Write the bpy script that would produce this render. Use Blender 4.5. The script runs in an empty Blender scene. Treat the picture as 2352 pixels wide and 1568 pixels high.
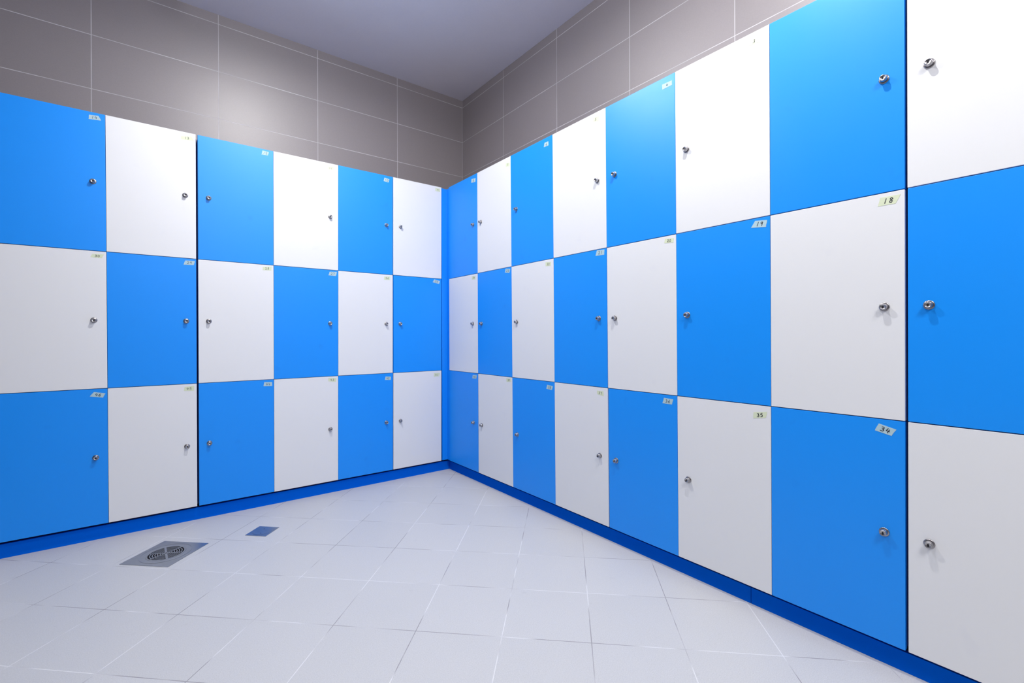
import bpy, bmesh, math, random
from mathutils import Vector, Matrix
random.seed(7)
SC = bpy.context.scene
COL = SC.collection

# ------------------------------------------------------------------ camera
cam_d = bpy.data.cameras.new('camera')
cam = bpy.data.objects.new('camera', cam_d)
COL.objects.link(cam)
SC.camera = cam
cam_d.sensor_width = 36.0
cam_d.lens = 16.3952
cam_d.shift_x = -0.00092
cam_d.shift_y = -0.00533
cam_d.clip_start = 0.02
YAW, ROLL = 0.9158, -0.0033
fwd = Vector((math.cos(YAW), math.sin(YAW), 0.0))
rgt = Vector((math.sin(YAW), -math.cos(YAW), 0.0))
upv = rgt.cross(fwd)
r2 = rgt * math.cos(ROLL) + upv * math.sin(ROLL)
u2 = -rgt * math.sin(ROLL) + upv * math.cos(ROLL)
M = Matrix((( r2.x, u2.x, -fwd.x, -1.7567), (r2.y, u2.y, -fwd.y, -3.1082),
            (r2.z, u2.z, -fwd.z, 1.0146), (0, 0, 0, 1)))
cam.matrix_world = M

# ------------------------------------------------------------------ world, lights, exposure
SC.view_settings.view_transform = 'Standard'
SC.view_settings.look = 'None'
SC.view_settings.exposure = 0.32
SC.view_settings.gamma = 1.0
SC.view_settings.use_curve_mapping = False
SC.cycles.use_denoising = True
SC.cycles.max_bounces = 10
SC.cycles.diffuse_bounces = 6
SC.cycles.sample_clamp_indirect = 6.0
world = bpy.data.worlds.new('world')
SC.world = world
world.use_nodes = True
world.node_tree.nodes['Background'].inputs[0].default_value = (0.75, 0.8, 1.0, 1)
world.node_tree.nodes['Background'].inputs[1].default_value = 0.2

CEIL_Z = 3.055
# round ceiling lamps: (x, y), power of the downward light, glow of the lens; the last is an added fill, unseen
LAMPS = [((-1.16, -0.98), 21.0, 400.0), ((-0.63, -2.34), 14.0, 520.0), ((-1.25, -4.05), 34.0, 4.0)]
LIGHT_COL = (1.0, 0.985, 0.965)
def lamp(x, y, power, size=0.055):
    d = bpy.data.lights.new('downlight_lamp', 'AREA')
    d.shape = 'DISK'; d.size = size; d.energy = power; d.color = LIGHT_COL
    d.spread = math.radians(175)
    o = bpy.data.objects.new('downlight_lamp', d)
    o.location = (x, y, CEIL_Z - 0.075)
    COL.objects.link(o)
for i, (xy, p, g) in enumerate(LAMPS): lamp(xy[0], xy[1], p, 0.055 if i < 2 else 0.9)

# measured places of the number tapes (corners) and lock centres: (position along the bank, height)
TAPES = {3: [(-2.2687, 2.1109), (-2.3096, 2.1062), (-2.3096, 2.0856), (-2.2655, 2.0915)], 4: [(-1.8944, 2.1073), (-1.9434, 2.1053), (-1.9433, 2.0854), (-1.8961, 2.0848)], 5: [(-1.4875, 2.1136), (-1.5282, 2.1082), (-1.5296, 2.0849), (-1.4889, 2.0933)], 6: [(-1.1227, 2.1093), (-1.1537, 2.1073), (-1.1554, 2.0843), (-1.1151, 2.0865)], 7: [(-0.7561, 2.1005), (-0.7928, 2.0956), (-0.7918, 2.0734), (-0.7546, 2.0799)], 8: [(-0.3528, 2.11), (-0.4056, 2.1033), (-0.4011, 2.0784), (-0.3487, 2.0852)], 9: [(-0.0943, 2.1207), (-0.0541, 2.1209), (-0.0541, 2.0973), (-0.0929, 2.0976)], 10: [(-0.4886, 2.1174), (-0.4525, 2.1117), (-0.4599, 2.0884), (-0.4959, 2.0918)], 11: [(-0.8719, 2.1106), (-0.8309, 2.1168), (-0.8296, 2.0944), (-0.8719, 2.091)], 12: [(-1.2448, 2.1236), (-1.211, 2.1226), (-1.2158, 2.1006), (-1.2507, 2.0989)], 13: [(-1.6401, 2.1082), (-1.5932, 2.1168), (-1.5834, 2.0965), (-1.6401, 2.0893)], 14: [(-2.0121, 2.117), (-1.9771, 2.1212), (-1.9666, 2.1001), (-2.0138, 2.0956)], 18: [(-2.6631, 1.4324), (-2.7125, 1.4318), (-2.7006, 1.4069), (-2.6567, 1.4071)], 19: [(-2.2894, 1.436), (-2.3322, 1.4312), (-2.3279, 1.4067), (-2.2744, 1.4127)], 20: [(-1.9063, 1.4338), (-1.9501, 1.4295), (-1.9477, 1.4113), (-1.9029, 1.4151)], 21: [(-1.5143, 1.4417), (-1.563, 1.4387), (-1.5615, 1.4139), (-1.5046, 1.4151)], 22: [(-1.126, 1.4314), (-1.1735, 1.4278), (-1.1723, 1.4068), (-1.1277, 1.4085)], 23: [(-0.7483, 1.4394), (-0.7964, 1.4324), (-0.7872, 1.4085), (-0.7398, 1.4156)], 24: [(-0.3531, 1.4323), (-0.401, 1.4318), (-0.3986, 1.4062), (-0.3529, 1.4089)], 25: [(-0.1055, 1.4382), (-0.057, 1.4283), (-0.0656, 1.4068), (-0.1193, 1.4156)], 26: [(-0.4938, 1.4301), (-0.4492, 1.4335), (-0.4502, 1.4084), (-0.4939, 1.4072)], 27: [(-0.8597, 1.4336), (-0.8138, 1.4359), (-0.821, 1.4093), (-0.8679, 1.4099)], 28: [(-1.2462, 1.4307), (-1.1978, 1.4375), (-1.199, 1.4133), (-1.2462, 1.412)], 29: [(-1.6229, 1.4329), (-1.5796, 1.4339), (-1.5853, 1.4108), (-1.6313, 1.4097)], 30: [(-2.0012, 1.4294), (-1.957, 1.4308), (-1.9651, 1.4109), (-2.0084, 1.4131)], 34: [(-2.6579, 0.7436), (-2.7009, 0.7311), (-2.6889, 0.7105), (-2.6481, 0.7212)], 35: [(-2.2814, 0.73), (-2.33, 0.7377), (-2.3252, 0.715), (-2.2806, 0.7076)], 36: [(-1.8986, 0.7437), (-1.9448, 0.7419), (-1.9382, 0.7192), (-1.8908, 0.7197)], 37: [(-1.5112, 0.7404), (-1.5527, 0.7403), (-1.5554, 0.7154), (-1.5132, 0.7223)], 38: [(-1.1373, 0.739), (-1.1856, 0.7349), (-1.1765, 0.7126), (-1.1305, 0.7161)], 39: [(-0.7517, 0.749), (-0.8024, 0.7499), (-0.8001, 0.7297), (-0.7539, 0.7261)], 40: [(-0.3601, 0.7439), (-0.4127, 0.7452), (-0.4038, 0.7215), (-0.3543, 0.7204)], 41: [(-0.1092, 0.7412), (-0.0607, 0.7397), (-0.0674, 0.7149), (-0.1129, 0.7132)], 42: [(-0.4862, 0.7362), (-0.4468, 0.7331), (-0.4501, 0.7108), (-0.4913, 0.7132)], 43: [(-0.87, 0.7483), (-0.8204, 0.7454), (-0.8227, 0.7204), (-0.8701, 0.727)], 44: [(-1.2401, 0.7444), (-1.197, 0.7424), (-1.1971, 0.7189), (-1.2437, 0.7207)], 45: [(-1.6287, 0.7427), (-1.5847, 0.7464), (-1.5868, 0.7194), (-1.6319, 0.7218)], 46: [(-1.9969, 0.7433), (-1.9536, 0.7337), (-1.9629, 0.7128), (-2.0126, 0.7223)]}
KNOBS = {1: (-2.7779, 1.7884), 2: (-2.6738, 1.7888), 3: (-2.0101, 1.7877), 4: (-1.628, 1.7904), 5: (-1.5181, 1.7904), 6: (-0.8596, 1.7903), 7: (-0.4679, 1.7885), 8: (-0.3724, 1.7891), 9: (-0.3712, 1.7918), 10: (-0.4762, 1.7892), 11: (-0.8548, 1.7887), 12: (-1.5149, 1.7924), 13: (-1.6226, 1.7887), 14: (-1.9982, 1.7898), 17: (-2.7756, 1.0995), 18: (-2.6725, 1.0992), 19: (-2.0118, 1.0998), 20: (-1.6278, 1.0987), 21: (-1.5251, 1.1009), 22: (-0.8602, 1.1009), 23: (-0.4718, 1.0992), 24: (-0.3654, 1.1017), 25: (-0.3756, 1.1034), 26: (-0.4786, 1.1021), 27: (-0.857, 1.0999), 28: (-1.5158, 1.103), 29: (-1.6197, 1.1024), 30: (-1.9964, 1.1004), 33: (-2.7745, 0.4165), 34: (-2.6706, 0.4163), 35: (-2.0148, 0.4159), 36: (-1.6329, 0.4153), 37: (-1.5293, 0.4185), 38: (-0.863, 0.4134), 39: (-0.4729, 0.4123), 40: (-0.3695, 0.415), 41: (-0.376, 0.4173), 42: (-0.481, 0.4171), 43: (-0.8579, 0.4171), 44: (-1.5147, 0.4208), 45: (-1.6177, 0.4177), 46: (-1.9909, 0.4162)}

# ------------------------------------------------------------------ materials
def new_mat(name):
    m = bpy.data.materials.new(name); m.use_nodes = True
    nt = m.node_tree; b = nt.nodes['Principled BSDF']
    return m, nt, b
def L(nt, a, b): nt.links.new(a, b)
def node(nt, t, **kw):
    n = nt.nodes.new(t)
    for k, v in kw.items(): setattr(n, k, v)
    return n
def math_node(nt, op, a, b=None, clamp=False):
    n = nt.nodes.new('ShaderNodeMath'); n.operation = op; n.use_clamp = clamp
    for i, v in enumerate((a, b)):
        if v is None: continue
        if isinstance(v, (int, float)): n.inputs[i].default_value = v
        else: nt.links.new(v, n.inputs[i])
    return n.outputs[0]
def mix_col(nt, fac, a, b, mode='MIX'):
    n = nt.nodes.new('ShaderNodeMix'); n.data_type = 'RGBA'; n.blend_type = mode
    for sock, v in ((n.inputs[0], fac), (n.inputs[6], a), (n.inputs[7], b)):
        if isinstance(v, (int, float)): sock.default_value = v
        elif isinstance(v, tuple): sock.default_value = v + (1,) if len(v) == 3 else v
        else: nt.links.new(v, sock)
    return n.outputs[2]
def plain(name, col, rough=0.5, metal=0.0, spec=0.5):
    m, nt, b = new_mat(name)
    b.inputs['Base Color'].default_value = col + (1,)
    b.inputs['Roughness'].default_value = rough
    b.inputs['Metallic'].default_value = metal
    b.inputs['Specular IOR Level'].default_value = spec
    return m
def noise_out(nt, coord, scale, detail=3.0, rough=0.55):
    n = node(nt, 'ShaderNodeTexNoise'); n.inputs['Scale'].default_value = scale
    n.inputs['Detail'].default_value = detail; n.inputs['Roughness'].default_value = rough
    L(nt, coord, n.inputs['Vector']); return n.outputs[0]

def laminate(name, col, rough, marks, spec=0.5):
    """smooth door laminate with a few faint finger marks"""
    m, nt, b = new_mat(name)
    g = node(nt, 'ShaderNodeNewGeometry').outputs['Position']
    n1 = noise_out(nt, g, 9.0, 2.0)
    k = math_node(nt, 'GREATER_THAN', n1, 0.0)
    sm = node(nt, 'ShaderNodeMapRange'); sm.inputs[1].default_value = 0.68; sm.inputs[2].default_value = 0.8
    L(nt, n1, sm.inputs[0])
    c = mix_col(nt, math_node(nt, 'MULTIPLY', sm.outputs[0], 0.5), col, marks)
    L(nt, c, b.inputs['Base Color'])
    r = math_node(nt, 'ADD', math_node(nt, 'MULTIPLY', n1, 0.06), rough - 0.03)
    L(nt, r, b.inputs['Roughness'])
    b.inputs['Specular IOR Level'].default_value = spec
    return m

BLUE = (0.0003, 0.275, 0.92)
M_WHITE = laminate('white_laminate', (0.77, 0.78, 0.80), 0.47, (0.72, 0.73, 0.78))
M_BLUE = laminate('blue_laminate', BLUE, 0.44, (0.0003, 0.235, 0.84))
M_BODY = plain('carcass_board', (0.004, 0.03, 0.16), 0.6)  # blue board darkened so the gaps between doors look shaded
M_PLINTH = plain('plinth_laminate', (0.0015, 0.13, 0.72), 0.75, 0, 0.0)
M_FILL = plain('filler_laminate', (0.0003, 0.25, 0.90), 0.45)
M_STEEL = plain('lock_steel', (0.42, 0.41, 0.42), 0.32, 1.0)
M_RIM = plain('lock_rosette_steel', (0.34, 0.325, 0.335), 0.3, 1.0)
M_BLACK = plain('dark_void', (0.006, 0.005, 0.008), 0.9)  # black colour in place of the darkness inside pit and holes
M_INK = plain('marker_ink', (0.012, 0.014, 0.03), 0.6)
M_TRIM = plain('painted_metal', (0.8, 0.8, 0.8), 0.4)
def tape_mat(name, c1, c2):
    m, nt, b = new_mat(name)
    g = node(nt, 'ShaderNodeNewGeometry').outputs['Position']
    n = noise_out(nt, g, 160.0, 2.0)
    L(nt, mix_col(nt, n, c1, c2), b.inputs['Base Color'])
    b.inputs['Roughness'].default_value = 0.75
    b.inputs['Specular IOR Level'].default_value = 0.25
    return m
M_TAPE_W = tape_mat('masking_tape_over_white', (0.70, 0.75, 0.55), (0.65, 0.72, 0.52))
M_TAPE_B = tape_mat('masking_tape_over_blue', (0.38, 0.56, 0.64), (0.46, 0.60, 0.64))

def tile_material(name, base, grout_light, grout_dark, e1, e2, origin, size, gw, rough, spec, var, speck, bump=0.0, dirt=None):
    """grid of tiles on a plane: e1,e2 = in-plane unit axes, origin = a joint crossing"""
    m, nt, b = new_mat(name)
    g = node(nt, 'ShaderNodeNewGeometry').outputs['Position']
    sub = node(nt, 'ShaderNodeVectorMath', operation='SUBTRACT'); L(nt, g, sub.inputs[0]); sub.inputs[1].default_value = origin
    def axis(e, s):
        d = node(nt, 'ShaderNodeVectorMath', operation='DOT_PRODUCT'); L(nt, sub.outputs[0], d.inputs[0]); d.inputs[1].default_value = e
        q = math_node(nt, 'DIVIDE', d.outputs['Value'], s)
        cell = math_node(nt, 'FLOOR', q)
        fr = math_node(nt, 'SUBTRACT', q, cell)
        dist = math_node(nt, 'MULTIPLY', math_node(nt, 'MINIMUM', fr, math_node(nt, 'SUBTRACT', 1.0, fr)), s)
        return cell, dist
    c1, d1 = axis(e1, size[0]); c2, d2 = axis(e2, size[1])
    dm = math_node(nt, 'MINIMUM', d1, d2)
    mask = node(nt, 'ShaderNodeMapRange'); mask.interpolation_type = 'SMOOTHSTEP'
    mask.inputs[1].default_value = gw * 0.5; mask.inputs[2].default_value = gw * 0.5 + 0.0008
    mask.inputs[3].default_value = 1.0; mask.inputs[4].default_value = 0.0
    L(nt, dm, mask.inputs[0])
    cmb = node(nt, 'ShaderNodeCombineXYZ'); L(nt, c1, cmb.inputs[0]); L(nt, c2, cmb.inputs[1])
    wn = node(nt, 'ShaderNodeTexWhiteNoise'); L(nt, cmb.outputs[0], wn.inputs[0])
    fine = noise_out(nt, g, 300.0, 2.0, 0.7)
    mid = noise_out(nt, g, 60.0, 3.0, 0.6)
    big = noise_out(nt, g, 5.0, 3.0, 0.6)
    v = math_node(nt, 'ADD', 1.0 - var * 0.5 - speck * 0.5 - 0.03, math_node(nt, 'MULTIPLY', wn.outputs['Value'], var))
    v = math_node(nt, 'ADD', v, math_node(nt, 'MULTIPLY', fine, speck))
    v = math_node(nt, 'ADD', v, math_node(nt, 'MULTIPLY', mid, 0.03))
    v = math_node(nt, 'ADD', v, math_node(nt, 'MULTIPLY', big, 0.03))
    hs = node(nt, 'ShaderNodeVectorMath', operation='SCALE'); hs.inputs[0].default_value = base; L(nt, v, hs.inputs['Scale'])
    col = hs.outputs[0]
    if dirt:
        dn = noise_out(nt, g, 14.0, 4.0, 0.65)
        dr = node(nt, 'ShaderNodeMapRange'); dr.inputs[1].default_value = 0.66; dr.inputs[2].default_value = 0.80
        L(nt, dn, dr.inputs[0])
        col = mix_col(nt, math_node(nt, 'MULTIPLY', dr.outputs[0], 0.5), col, dirt)
    gn = noise_out(nt, g, 3.2, 2.0, 0.6)
    gr = node(nt, 'ShaderNodeMapRange'); gr.inputs[1].default_value = 0.44; gr.inputs[2].default_value = 0.56
    L(nt, gn, gr.inputs[0])
    gcol = mix_col(nt, gr.outputs[0], grout_light, grout_dark)
    L(nt, mix_col(nt, mask.outputs[0], col, gcol), b.inputs['Base Color'])
    L(nt, math_node(nt, 'ADD', math_node(nt, 'MULTIPLY', mask.outputs[0], 0.3), rough), b.inputs['Roughness'])
    b.inputs['Specular IOR Level'].default_value = spec
    if bump:
        bp = node(nt, 'ShaderNodeBump'); bp.inputs['Strength'].default_value = bump; bp.inputs['Distance'].default_value = 0.001
        hh = math_node(nt, 'SUBTRACT', math_node(nt, 'MULTIPLY', fine, 0.3), mask.outputs[0])
        L(nt, hh, bp.inputs['Height']); L(nt, bp.outputs[0], b.inputs['Normal'])
    return m

WALL = 0.368
TILE = (0.25, 0.225, 0.235)
GL, GD = (0.56, 0.54, 0.57), (0.46, 0.44, 0.47)
M_TILE_L = tile_material('wall_tile_along_x', TILE, GL, GD, (1, 0, 0), (0, 0, 1), (WALL, 0, -0.005), (0.6, 0.3), 0.0028, 0.46, 0.8, 0.05, 0.22, 0.15)
M_TILE_R = tile_material('wall_tile_along_y', TILE, GL, GD, (0, 1, 0), (0, 0, 1), (0, WALL + 0.003, -0.005), (0.6, 0.3), 0.0028, 0.46, 0.8, 0.05, 0.22, 0.15)
E1, E2 = (0.7209, -0.6931, 0), (0.6931, 0.7209, 0)
M_FLOOR = tile_material('floor_tile_diagonal', (0.53, 0.53, 0.535), (0.68, 0.68, 0.69), (0.30, 0.29, 0.31), E1, E2,
                        (-1.046, -1.628, 0), (0.2992, 0.3005), 0.0021, 0.5, 0.4, 0.035, 0.42, 0.25, dirt=(0.40, 0.40, 0.42))
def paint(name, col):
    m, nt, b = new_mat(name)
    g = node(nt, 'ShaderNodeNewGeometry').outputs['Position']
    n = noise_out(nt, g, 2.5, 4.0); f = noise_out(nt, g, 90.0, 2.0)
    s = math_node(nt, 'ADD', 0.93, math_node(nt, 'ADD', math_node(nt, 'MULTIPLY', n, 0.09), math_node(nt, 'MULTIPLY', f, 0.05)))
    hs = node(nt, 'ShaderNodeVectorMath', operation='SCALE'); hs.inputs[0].default_value = col; L(nt, s, hs.inputs['Scale'])
    L(nt, hs.outputs[0], b.inputs['Base Color']); b.inputs['Roughness'].default_value = 0.85
    bp = node(nt, 'ShaderNodeBump'); bp.inputs['Strength'].default_value = 0.12; bp.inputs['Distance'].default_value = 0.01
    L(nt, n, bp.inputs['Height']); L(nt, bp.outputs[0], b.inputs['Normal'])
    return m
M_CEIL = paint('ceiling_paint', (0.88, 0.85, 0.89))
def steel_plate():
    m, nt, b = new_mat('drain_steel')
    g = node(nt, 'ShaderNodeNewGeometry').outputs['Position']
    n = noise_out(nt, g, 35.0, 4.0, 0.7)
    L(nt, mix_col(nt, n, (0.27, 0.30, 0.35), (0.42, 0.44, 0.49)), b.inputs['Base Color'])
    L(nt, math_node(nt, 'ADD', math_node(nt, 'MULTIPLY', n, 0.25), 0.22), b.inputs['Roughness'])
    b.inputs['Metallic'].default_value = 0.9
    return m
M_DRAIN = steel_plate()

# ------------------------------------------------------------------ mesh helpers
def link(name, bm, mats, parent=None, bevel=0.0, smooth=False, loc=None):
    me = bpy.data.meshes.new(name)
    bmesh.ops.recalc_face_normals(bm, faces=bm.faces)
    bm.to_mesh(me); bm.free()
    for m in (mats if isinstance(mats, (list, tuple)) else [mats]): me.materials.append(m)
    if smooth:
        for p in me.polygons: p.use_smooth = True
    o = bpy.data.objects.new(name, me); COL.objects.link(o)
    if parent is not None: o.parent = parent
    if loc is not None: o.location = loc
    if bevel:
        b = o.modifiers.new('bevel', 'BEVEL'); b.width = bevel; b.segments = 2; b.limit_method = 'ANGLE'
    return o
def box(bm, x0, x1, y0, y1, z0, z1, mi=0):
    v = [bm.verts.new(p) for p in ((x0,y0,z0),(x1,y0,z0),(x1,y1,z0),(x0,y1,z0),(x0,y0,z1),(x1,y0,z1),(x1,y1,z1),(x0,y1,z1))]
    for f in ((0,3,2,1),(4,5,6,7),(0,1,5,4),(1,2,6,5),(2,3,7,6),(3,0,4,7)):
        bm.faces.new([v[i] for i in f]).material_index = mi
def prism(bm, pts, d0, d1, mi=0):
    """pts: outline (t,z) in the bank's frame, extruded from depth d0 to d1 (depth = local y)"""
    a = [bm.verts.new((t, d0, z)) for t, z in pts]; c = [bm.verts.new((t, d1, z)) for t, z in pts]
    n = len(pts)
    bm.faces.new(a).material_index = mi; bm.faces.new(c[::-1]).material_index = mi
    for i in range(n):
        bm.faces.new((a[i], c[i], c[(i+1) % n], a[(i+1) % n])).material_index = mi
def tag(o, label, cat, group=None):
    o['label'] = label; o['category'] = cat
    if group: o['group'] = group
def empty(name, loc, rz=0.0):
    o = bpy.data.objects.new(name, None); COL.objects.link(o)
    o.empty_display_size = 0.05
    o.location = loc; o.rotation_euler = (0, 0, rz); return o

# ------------------------------------------------------------------ room shell
def struct(name, bm, m):
    o = link(name, bm, m); o['kind'] = 'structure'; return o
X0, Y0 = -2.82, -4.7
bm = bmesh.new(); box(bm, X0 - .1, WALL + .1, Y0 - .1, WALL + .1, -0.12, 0.0); struct('floor', bm, M_FLOOR)
bm = bmesh.new(); box(bm, X0 - .1, WALL + .1, Y0 - .1, WALL + .1, CEIL_Z, CEIL_Z + 0.12); struct('ceiling', bm, M_CEIL)
bm = bmesh.new(); box(bm, X0, WALL + .1, WALL, WALL + .1, 0, CEIL_Z); struct('wall_back', bm, M_TILE_L)
bm = bmesh.new(); box(bm, WALL, WALL + .1, Y0, WALL, 0, CEIL_Z); struct('wall_right', bm, M_TILE_R)
bm = bmesh.new(); box(bm, X0 - .1, X0, Y0 - .1, WALL + .1, 0, CEIL_Z); struct('wall_left', bm, plain('bounce_cutting_wall', (0.06, 0.06, 0.07), 0.6))  # unseen wall, coloured dark to cut light bounced onto the left lockers
bm = bmesh.new(); box(bm, X0, WALL + .1, Y0 - .1, Y0, 0, CEIL_Z); struct('wall_front', bm, M_TILE_L)

# ------------------------------------------------------------------ lockers
# In a bank's frame t runs to the viewer's right along the doors, local y goes into the wall, z is up.
ROWS = (0.0808, 0.7585, 1.4455, 2.1335)
#   door edges: (t at z=0, lean per metre) ; left bank t = x, right bank t = -y
L_EDGES = [(-2.709, 0.0), (-2.3265, 0.0), (-1.9428, -0.004), (-1.5675, -0.001), (-1.1872, 0.00025), (-0.81, 0.0033), (-0.4332, 0.0035), (-0.0508, 0.00375)]
R_EDGES = [(0.0357, 0.0), (0.4284, -0.0019), (0.8198, -0.0082), (1.2039, -0.0076), (1.5865, -0.0066), (1.9671, -0.0045), (2.3441, -0.0012), (2.7235, 0.0012), (3.106, 0.0)]
TW = 0.0182
def edge_t(E, z): return E[0] + E[1] * z
# wider dark joints seen in the photo: (bank, edge index, row) -> extra half gaps (left side, right side)
GAPS = {('L', 3, 0): (.0045, .0035), ('L', 3, 1): (.0045, .0035), ('L', 3, 2): (.0045, .0035),
        ('L', 6, 0): (.001, .002), ('L', 6, 1): (.0022, .0022), ('L', 6, 2): (.0022, .001),
        ('R', 7, 0): (.0032, .0028), ('R', 7, 1): (.0032, .0028), ('R', 7, 2): (.0032, .0022),
        ('R', 4, 0): (.001, .0035), ('R', 4, 1): (.001, .001), ('R', 1, 0): (.001, .002)}
def gap(b, i, row, side):
    g = GAPS.get((b, i, row))
    return (g[side] if g else 0.0) + 0.0007

DIG = {  # handwritten strokes in a unit cell, x right, y up
 '0': [[(.55,1),(.2,.85),(.05,.5),(.2,.12),(.5,0),(.82,.15),(.95,.5),(.8,.88),(.55,1)]],
 '1': [[(.62,1),(.38,0)]],
 '2': [[(.1,.78),(.3,.98),(.65,.98),(.8,.75),(.6,.4),(.08,.03),(.35,.12),(.95,.02)]],
 '3': [[(.15,.92),(.5,1),(.78,.85),(.7,.62),(.35,.5),(.75,.42),(.88,.2),(.6,.0),(.05,.04)]],
 '4': [[(.35,1),(.1,.45),(1,.38)],[(.78,.8),(.6,0)]],
 '5': [[(.85,1),(.3,.95),(.15,.55),(.6,.6),(.88,.35),(.7,.05),(.1,.0)]],
 '6': [[(.75,1),(.3,.65),(.1,.28),(.35,0),(.75,.05),(.85,.35),(.55,.5),(.15,.3)]],
 '7': [[(.08,.95),(.5,.98),(.88,.85),(.75,.5),(.45,0)]],
 '8': [[(.75,.9),(.4,1),(.2,.78),(.5,.52),(.8,.28),(.6,0),(.2,.05),(.15,.3),(.5,.52),(.85,.75),(.75,.9)]],
 '9': [[(.8,.85),(.45,1),(.15,.75),(.4,.52),(.75,.65),(.82,.9),(.62,0)]]}
def write_number(bm, text, pts, pen):
    """strokes of the number on the tape quad pts (TL,TR,BR,BL) as thin ribbons just proud of it"""
    TL, TR, BR, BL = [Vector(p) for p in pts]
    u = ((TR - TL) + (BR - BL)).normalized(); v = Vector((-u.y, u.x))
    c = (TL + TR + BR + BL) / 4; h = abs(((TL - BL) + (TR - BR)).dot(v)) / 2
    w = ((TR - TL).length + (BR - BL).length) / 2
    H = h * 0.56; cw = min(H * 0.72, w * 0.3); sp = cw * 0.38
    tot = len(text) * cw + (len(text) - 1) * sp
    x = -tot / 2
    for ch in text:
        for st in DIG[ch]:
            P = [c + u * (x + q[0] * cw + 0.12 * (q[1] - .5) * cw) + v * ((q[1] - .5) * H) for q in st]
            for a, b in zip(P, P[1:]):
                d = (b - a)
                if d.length < 1e-6: continue
                d.normalize(); n = Vector((-d.y, d.x)) * pen / 2; e = d * pen * 0.35
                prism(bm, [tuple(p) for p in (a - e - n, b + e - n, b + e + n, a - e + n)], -0.0009, -0.0004, 1)
        x += cw + sp

def ring_profile(bm, prof, cx, cz, n=28, mats=None):
    """lathe around the local y axis at (cx,cz); prof = [(radius, depth)]"""
    rings = []
    for r, d in prof:
        if r <= 0: rings.append([bm.verts.new((cx, d, cz))])
        else: rings.append([bm.verts.new((cx + r * math.cos(2*math.pi*k/n), d, cz + r * math.sin(2*math.pi*k/n))) for k in range(n)])
    for j, (A, B) in enumerate(zip(rings, rings[1:])):
        for k in range(n):
            k2 = (k + 1) % n
            if len(A) == 1: f = bm.faces.new((A[0], B[k2], B[k]))
            elif len(B) == 1: f = bm.faces.new((A[k], A[k2], B[0]))
            else: f = bm.faces.new((A[k], A[k2], B[k2], B[k]))
            f.material_index = mats[j] if mats else 0
            f.smooth = True
LOCK_ME = {}
def lock_mesh():
    bm = bmesh.new()
    #  rosette washer, shoulder groove, cylinder barrel, chamfer, recessed face
    prof = [(.0132, 0.0), (.0134, -.0012), (.0126, -.0026), (.0108, -.0032), (.0093, -.0030), (.0091, -.0034), (.0091, -.0150), (.0084, -.0163), (.0070, -.0166), (.0066, -.0160), (.0, -.0160)]
    ring_profile(bm, prof, 0, 0, 32, [1, 1, 1, 1, 2, 0, 0, 0, 0, 0])
    # keyhole: round hole with slot below, slightly proud dark inlay inside the face recess
    n = 12
    pts = [(.0026 * math.cos(math.pi * (-.2 + 1.4 * k / n)), .0010 + .0026 * math.sin(math.pi * (-.2 + 1.4 * k / n))) for k in range(n + 1)]
    pts += [(-.0013, -.0050), (.0013, -.0050)]
    prism(bm, pts, -.0162, -.0159, 2)
    return bm
def make_lock(parent, t, z, turn):
    if 'm' not in LOCK_ME:
        o = link('cam_lock', lock_mesh(), [M_STEEL, M_RIM, M_BLACK], parent); LOCK_ME['m'] = o.data
        for p in o.data.polygons: p.use_smooth = len(p.vertices) <= 4
    else:
        o = bpy.data.objects.new('cam_lock', LOCK_ME['m']); COL.objects.link(o); o.parent = parent
    o.location = (t, 0, z); o.rotation_euler = (0, turn, 0)
    o['label'] = 'round steel cam lock with keyhole'
    return o

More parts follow.
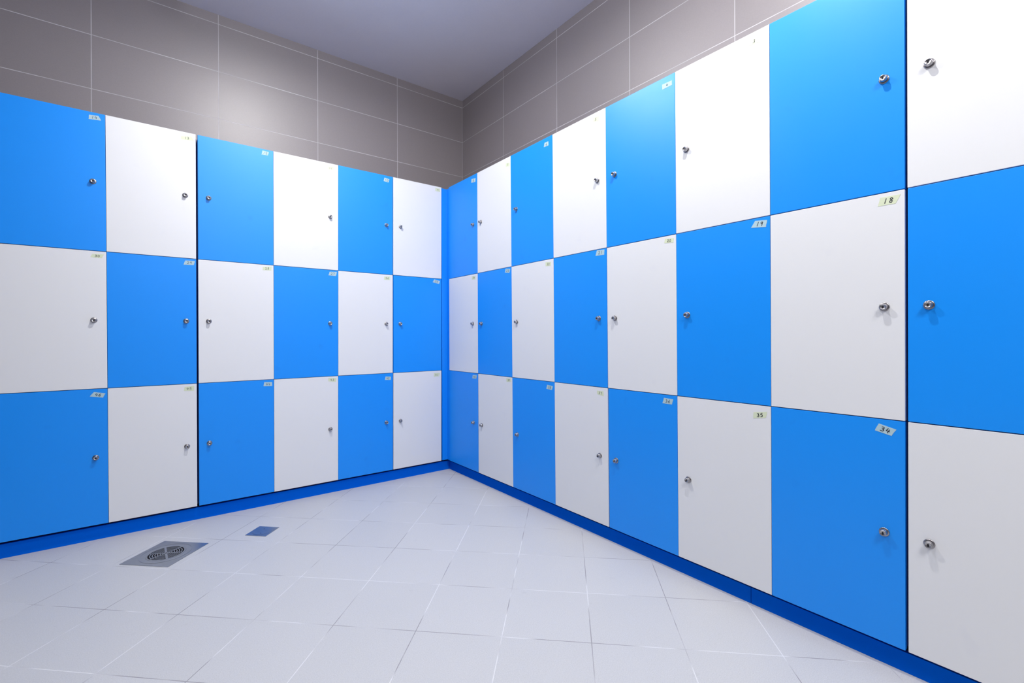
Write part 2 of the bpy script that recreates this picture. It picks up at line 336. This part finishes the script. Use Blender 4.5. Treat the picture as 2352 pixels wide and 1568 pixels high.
ROWNAME = {2: 'top', 1: 'middle', 0: 'bottom'}
HALF = {}
def make_locker(bank, i, num, white):
    E = L_EDGES if bank == 'L' else R_EDGES
    row = 2 - (num - 1) // 16
    z0, z1 = ROWS[row], ROWS[row + 1]
    A, B = E[i], E[i + 1]
    tc = (edge_t(A, 0) + edge_t(B, 0)) / 2
    if bank == 'L': root = empty('locker', (tc, 0, z0))
    else: root = empty('locker', (0, -tc, z0), -math.pi / 2)
    def q(ga, gb, zb, zt):   # outline relative to the root
        return [(edge_t(A, zb) + ga - tc, zb - z0), (edge_t(B, zb) - gb - tc, zb - z0), (edge_t(B, zt) - gb - tc, zt - z0), (edge_t(A, zt) + ga - tc, zt - z0)]
    # body: a closed box with walls, standing behind the door
    bm = bmesh.new(); top = 0.021 if row == 2 else 0.0004
    prism(bm, q(.0016, .0016, z0 + (.008 if row == 0 else .0004), z1 - top), TW + .0008, .362)
    link('body', bm, M_BODY, root)
    gl, gr = gap(bank, i, row, 1), gap(bank, i + 1, row, 0)
    zb, zt = z0 + (.0 if row == 0 else .0014), z1 - (.0 if row == 2 else .0014)
    bm = bmesh.new(); prism(bm, q(gl, gr, zb, zt), 0.0, TW)
    door = link('door', bm, M_WHITE if white else M_BLUE, root, bevel=.0007)
    if num in KNOBS:
        t, z = KNOBS[num]
        t = t if bank == 'L' else -t
        make_lock(door, t - tc, z - z0, random.uniform(-.12, .12))
    if num in TAPES:
        pts = [((t if bank == 'L' else -t) - tc, z - z0) for t, z in TAPES[num]]
        bm = bmesh.new()
        # slightly torn short edges
        TL, TR, BR, BL = [Vector(p) for p in pts]
        jag = lambda a, b, k: (a.lerp(b, k) + Vector((random.uniform(-.0008, .0008), 0)))
        out = [TL, TR, jag(TR, BR, .35), jag(TR, BR, .7), BR, BL, jag(BL, TL, .3), jag(BL, TL, .65)]
        prism(bm, [tuple(p) for p in out], -.0005, -.00005, 0)
        write_number(bm, str(num), pts, .0019 if num in (18, 34, 35, 19, 46) else .0014)
        tp = link('number_tape', bm, [M_TAPE_W if white else M_TAPE_B, M_INK], door)
        tp['label'] = 'strip of masking tape with the handwritten number %d' % num
    return root

def label_for(num, white, bank):
    c = 'white' if white else 'blue'
    row = 2 - (num - 1) // 16
    rn = ROWNAME[row]; side = 'left' if bank == 'L' else 'right'
    if num in TAPES:
        return '%s laminate locker marked %d on tape, %s row of the %s-hand bank' % (c, num, rn, side)
    if num == 2: return 'blue top-row locker in the right-hand bank, directly above white locker 18'
    if num in (1, 17, 33):
        return '%s %s-row locker at the far right edge of the photo, beyond the dark joint' % (c, rn)
    return '%s %s-row locker cut off by the left edge, left of locker %d' % (c, rn, num - 1)

for n in range(1, 49):
    col = (n - 1) % 16; row = 2 - (n - 1) // 16
    if col == 15: continue
    if col < 8: bank, i = 'R', 7 - col
    else: bank, i = 'L', 7 - (col - 8) - 1 + 0
    # white / blue chequer: 1 white in the top row
    white = (col + (2 - row)) % 2 == 0
    if bank == 'L': i = 6 - (col - 8)
    r = make_locker(bank, i, n, white)
    tag(r, label_for(n, white, bank), 'locker', 'numbered lockers')

# corner filler strips between the two banks
bm = bmesh.new(); box(bm, -0.0202, 0.0234, 0.0035, 0.020, 0, 2.048)
f = link('corner_filler_strip', bm, M_FILL); f.location = (-0.020, 0, 0.0808)
tag(f, 'narrow blue upright filler strip in the corner, right of locker 9, 25 and 41', 'filler panel')
bm = bmesh.new(); box(bm, 0.0036, 0.020, -0.0190, 0.0190, 0, 2.048)
f = link('corner_filler_strip', bm, M_FILL); f.location = (0, -0.0158, 0.0808)
tag(f, 'thin blue upright filler strip in the corner, left of locker 8, 24 and 40', 'filler panel')

# plinth boards
PH = 0.0655; PR = 0.0605
bm = bmesh.new(); box(bm, -2.71, 0.046, 0.0236, 0.0416, 0, PH)
p = link('plinth_board', bm, M_PLINTH, bevel=.0008)
tag(p, 'long blue plinth board under the left-hand lockers', 'plinth', 'blue plinth boards')
bm = bmesh.new(); box(bm, 0.0305, 0.0455, -2.2542, 0.0230, 0, PR)
p = link('plinth_board', bm, M_PLINTH, bevel=.0008)
tag(p, 'blue plinth board under right-hand lockers, from the corner to the joint', 'plinth', 'blue plinth boards')
bm = bmesh.new(); box(bm, 0.0305, 0.0455, -3.11, -2.2560, 0, PR)
p = link('plinth_board', bm, M_PLINTH, bevel=.0008)
tag(p, 'blue plinth board at the lower right, nearer than the joint under locker 35', 'plinth', 'blue plinth boards')

# ------------------------------------------------------------------ floor drains
def square_to_circle(bm, half, rad, z0, z1, n=96):
    def sq(a):
        c, s = math.cos(a), math.sin(a); k = half / max(abs(c), abs(s)); return (c * k, s * k)
    rows = []
    for (fn, z) in ((lambda a: sq(a), z0), (lambda a: tuple(q * (1 - .001 / half) for q in sq(a)), z1),
                    (lambda a: (rad * math.cos(a), rad * math.sin(a)), z1), (lambda a: (rad * math.cos(a), rad * math.sin(a)), z0)):
        rows.append([bm.verts.new(fn(2 * math.pi * (k + .5) / n) + (z,)) for k in range(n)])
    # keep the true corners sharp
    for r in (0, 1):
        for k in range(n):
            pass
    for A, B in zip(rows, rows[1:]):
        for k in range(n):
            bm.faces.new((A[k], A[(k+1) % n], B[(k+1) % n], B[k]))
def annulus(bm, r0, r1, z0, z1, a0=0.0, a1=2*math.pi, n=64, mi=0):
    full = abs(a1 - a0 - 2*math.pi) < 1e-6
    m = max(3, int(n * (a1 - a0) / (2*math.pi)))
    cnt = m if full else m + 1
    R = []
    for r, z in ((r0, z0), (r1, z0), (r1, z1), (r0, z1)):
        R.append([bm.verts.new((r * math.cos(a0 + (a1-a0) * k / m), r * math.sin(a0 + (a1-a0) * k / m), z)) for k in range(cnt)])
    for j in range(4):
        A, B = R[j], R[(j+1) % 4]
        for k in range(m):
            k2 = (k + 1) % cnt
            bm.faces.new((A[k], A[k2], B[k2], B[k])).material_index = mi
    if not full:
        bm.faces.new([R[j][0] for j in range(4)]); bm.faces.new([R[j][-1] for j in (3, 2, 1, 0)])

dr = empty('floor_drain', (-1.717, -0.380, 0), math.radians(1.4))
tag(dr, 'square steel floor drain with round slotted grate on the grey floor', 'floor drain')
bm = bmesh.new(); H = 0.1185
# plate turned 45 degrees to the lockers, like the floor tiles
n = 96
def sqp(a, h):
    c, s = math.cos(a), math.sin(a); k = h / max(abs(c), abs(s)); return (c * k, s * k)
def plate(bm, h, rad, zt, n=96):
    rows = []
    for kind, hh, z in (('s', h, 0.0002), ('s', h, zt), ('c', rad, zt), ('c', rad, 0.0002)):
        r = []
        for k in range(n):
            a = 2 * math.pi * k / n + math.pi / 4
            x, y = sqp(a, hh) if kind == 's' else (hh * math.cos(a), hh * math.sin(a))
            r.append(bm.verts.new((x * math.cos(math.pi/4) - y * math.sin(math.pi/4), x * math.sin(math.pi/4) + y * math.cos(math.pi/4), z)))
        rows.append(r)
    for A, B in zip(rows, rows[1:]):
        for k in range(n): bm.faces.new((A[k], A[(k+1) % n], B[(k+1) % n], B[k]))
plate(bm, H, 0.0775, 0.0022)
link('frame_plate', bm, M_DRAIN, dr)
bm = bmesh.new(); annulus(bm, 0.098, 0.1005, 0.0021, 0.0029, n=96); link('raised_ring', bm, M_DRAIN, dr)
bm = bmesh.new()
annulus(bm, 0.0, 0.0772, 0.0002, 0.0005, n=48)
link('pit_shade_disc', bm, M_BLACK, dr)  # flat black disc, the shade below the grate put into its colour
bm = bmesh.new()
annulus(bm, 0.0700, 0.0770, 0.0008, 0.0026, n=64)
for k in range(6):
    r = 0.0615 - k * 0.0098
    annulus(bm, r - .0016, r + .0016, 0.0008, 0.0025, n=64)
for k in range(6):
    a = math.radians(30 + 60 * k); w = .0042 if k in (1, 4) else .0026
    d = Vector((math.cos(a), math.sin(a))); nn = Vector((-d.y, d.x)) * w
    P = [d * .004 - nn, d * .072 - nn, d * .072 + nn, d * .004 + nn]
    lo = [bm.verts.new((p.x, p.y, .0009)) for p in P]; hi = [bm.verts.new((p.x, p.y, .00265)) for p in P]
    bm.faces.new(lo[::-1]); bm.faces.new(hi)
    for j in range(4): bm.faces.new((lo[j], lo[(j+1) % 4], hi[(j+1) % 4], hi[j]))
link('slotted_grate', bm, M_DRAIN, dr)

dc = empty('floor_cleanout', (-1.3135, -0.3805, 0), math.radians(0.8))
tag(dc, 'small square steel cleanout cover with plain round cap, nearer the corner', 'floor drain cover')
bm = bmesh.new(); plate(bm, 0.0565, 0.0465, 0.002, 64); link('frame_plate', bm, M_DRAIN, dc)
bm = bmesh.new(); annulus(bm, 0.0, 0.0458, 0.0003, 0.0026, n=64)
link('round_cap', bm, M_DRAIN, dc)
for sx in (-1, 1):
    bm = bmesh.new(); annulus(bm, 0.0, 0.0028, 0.0024, 0.0030, n=12)
    h = link('key_hole', bm, M_BLACK, dc); h.location = (sx * .012, sx * .024, 0)

# ------------------------------------------------------------------ ceiling lamps
def lamp_mat(strength):
    m, nt, b = new_mat('lamp_globe'); b.inputs['Base Color'].default_value = (1, 1, 1, 1)
    b.inputs['Emission Color'].default_value = LIGHT_COL + (1,); b.inputs['Emission Strength'].default_value = strength
    return m
DESC = ['round ceiling lamp above the floor drain, beside the left-hand lockers', 'round ceiling lamp close to the top of the right-hand lockers',
        'added round fill lamp, unseen behind the camera']
for k, ((xy, pw, gl), ds) in enumerate(zip(LAMPS, DESC)):
    r = empty('ceiling_lamp', (xy[0], xy[1], CEIL_Z))
    tag(r, ds, 'ceiling light', 'round ceiling lamps')
    R = 0.033 if k < 2 else 0.47
    bm = bmesh.new(); annulus(bm, 0.0, R * .9, -0.0200, -0.0002, n=48); link('lamp_base', bm, M_TRIM, r)
    bm = bmesh.new(); annulus(bm, 0.0, R, -0.0700, -0.0205, n=48); link('opal_lens', bm, lamp_mat(gl), r)
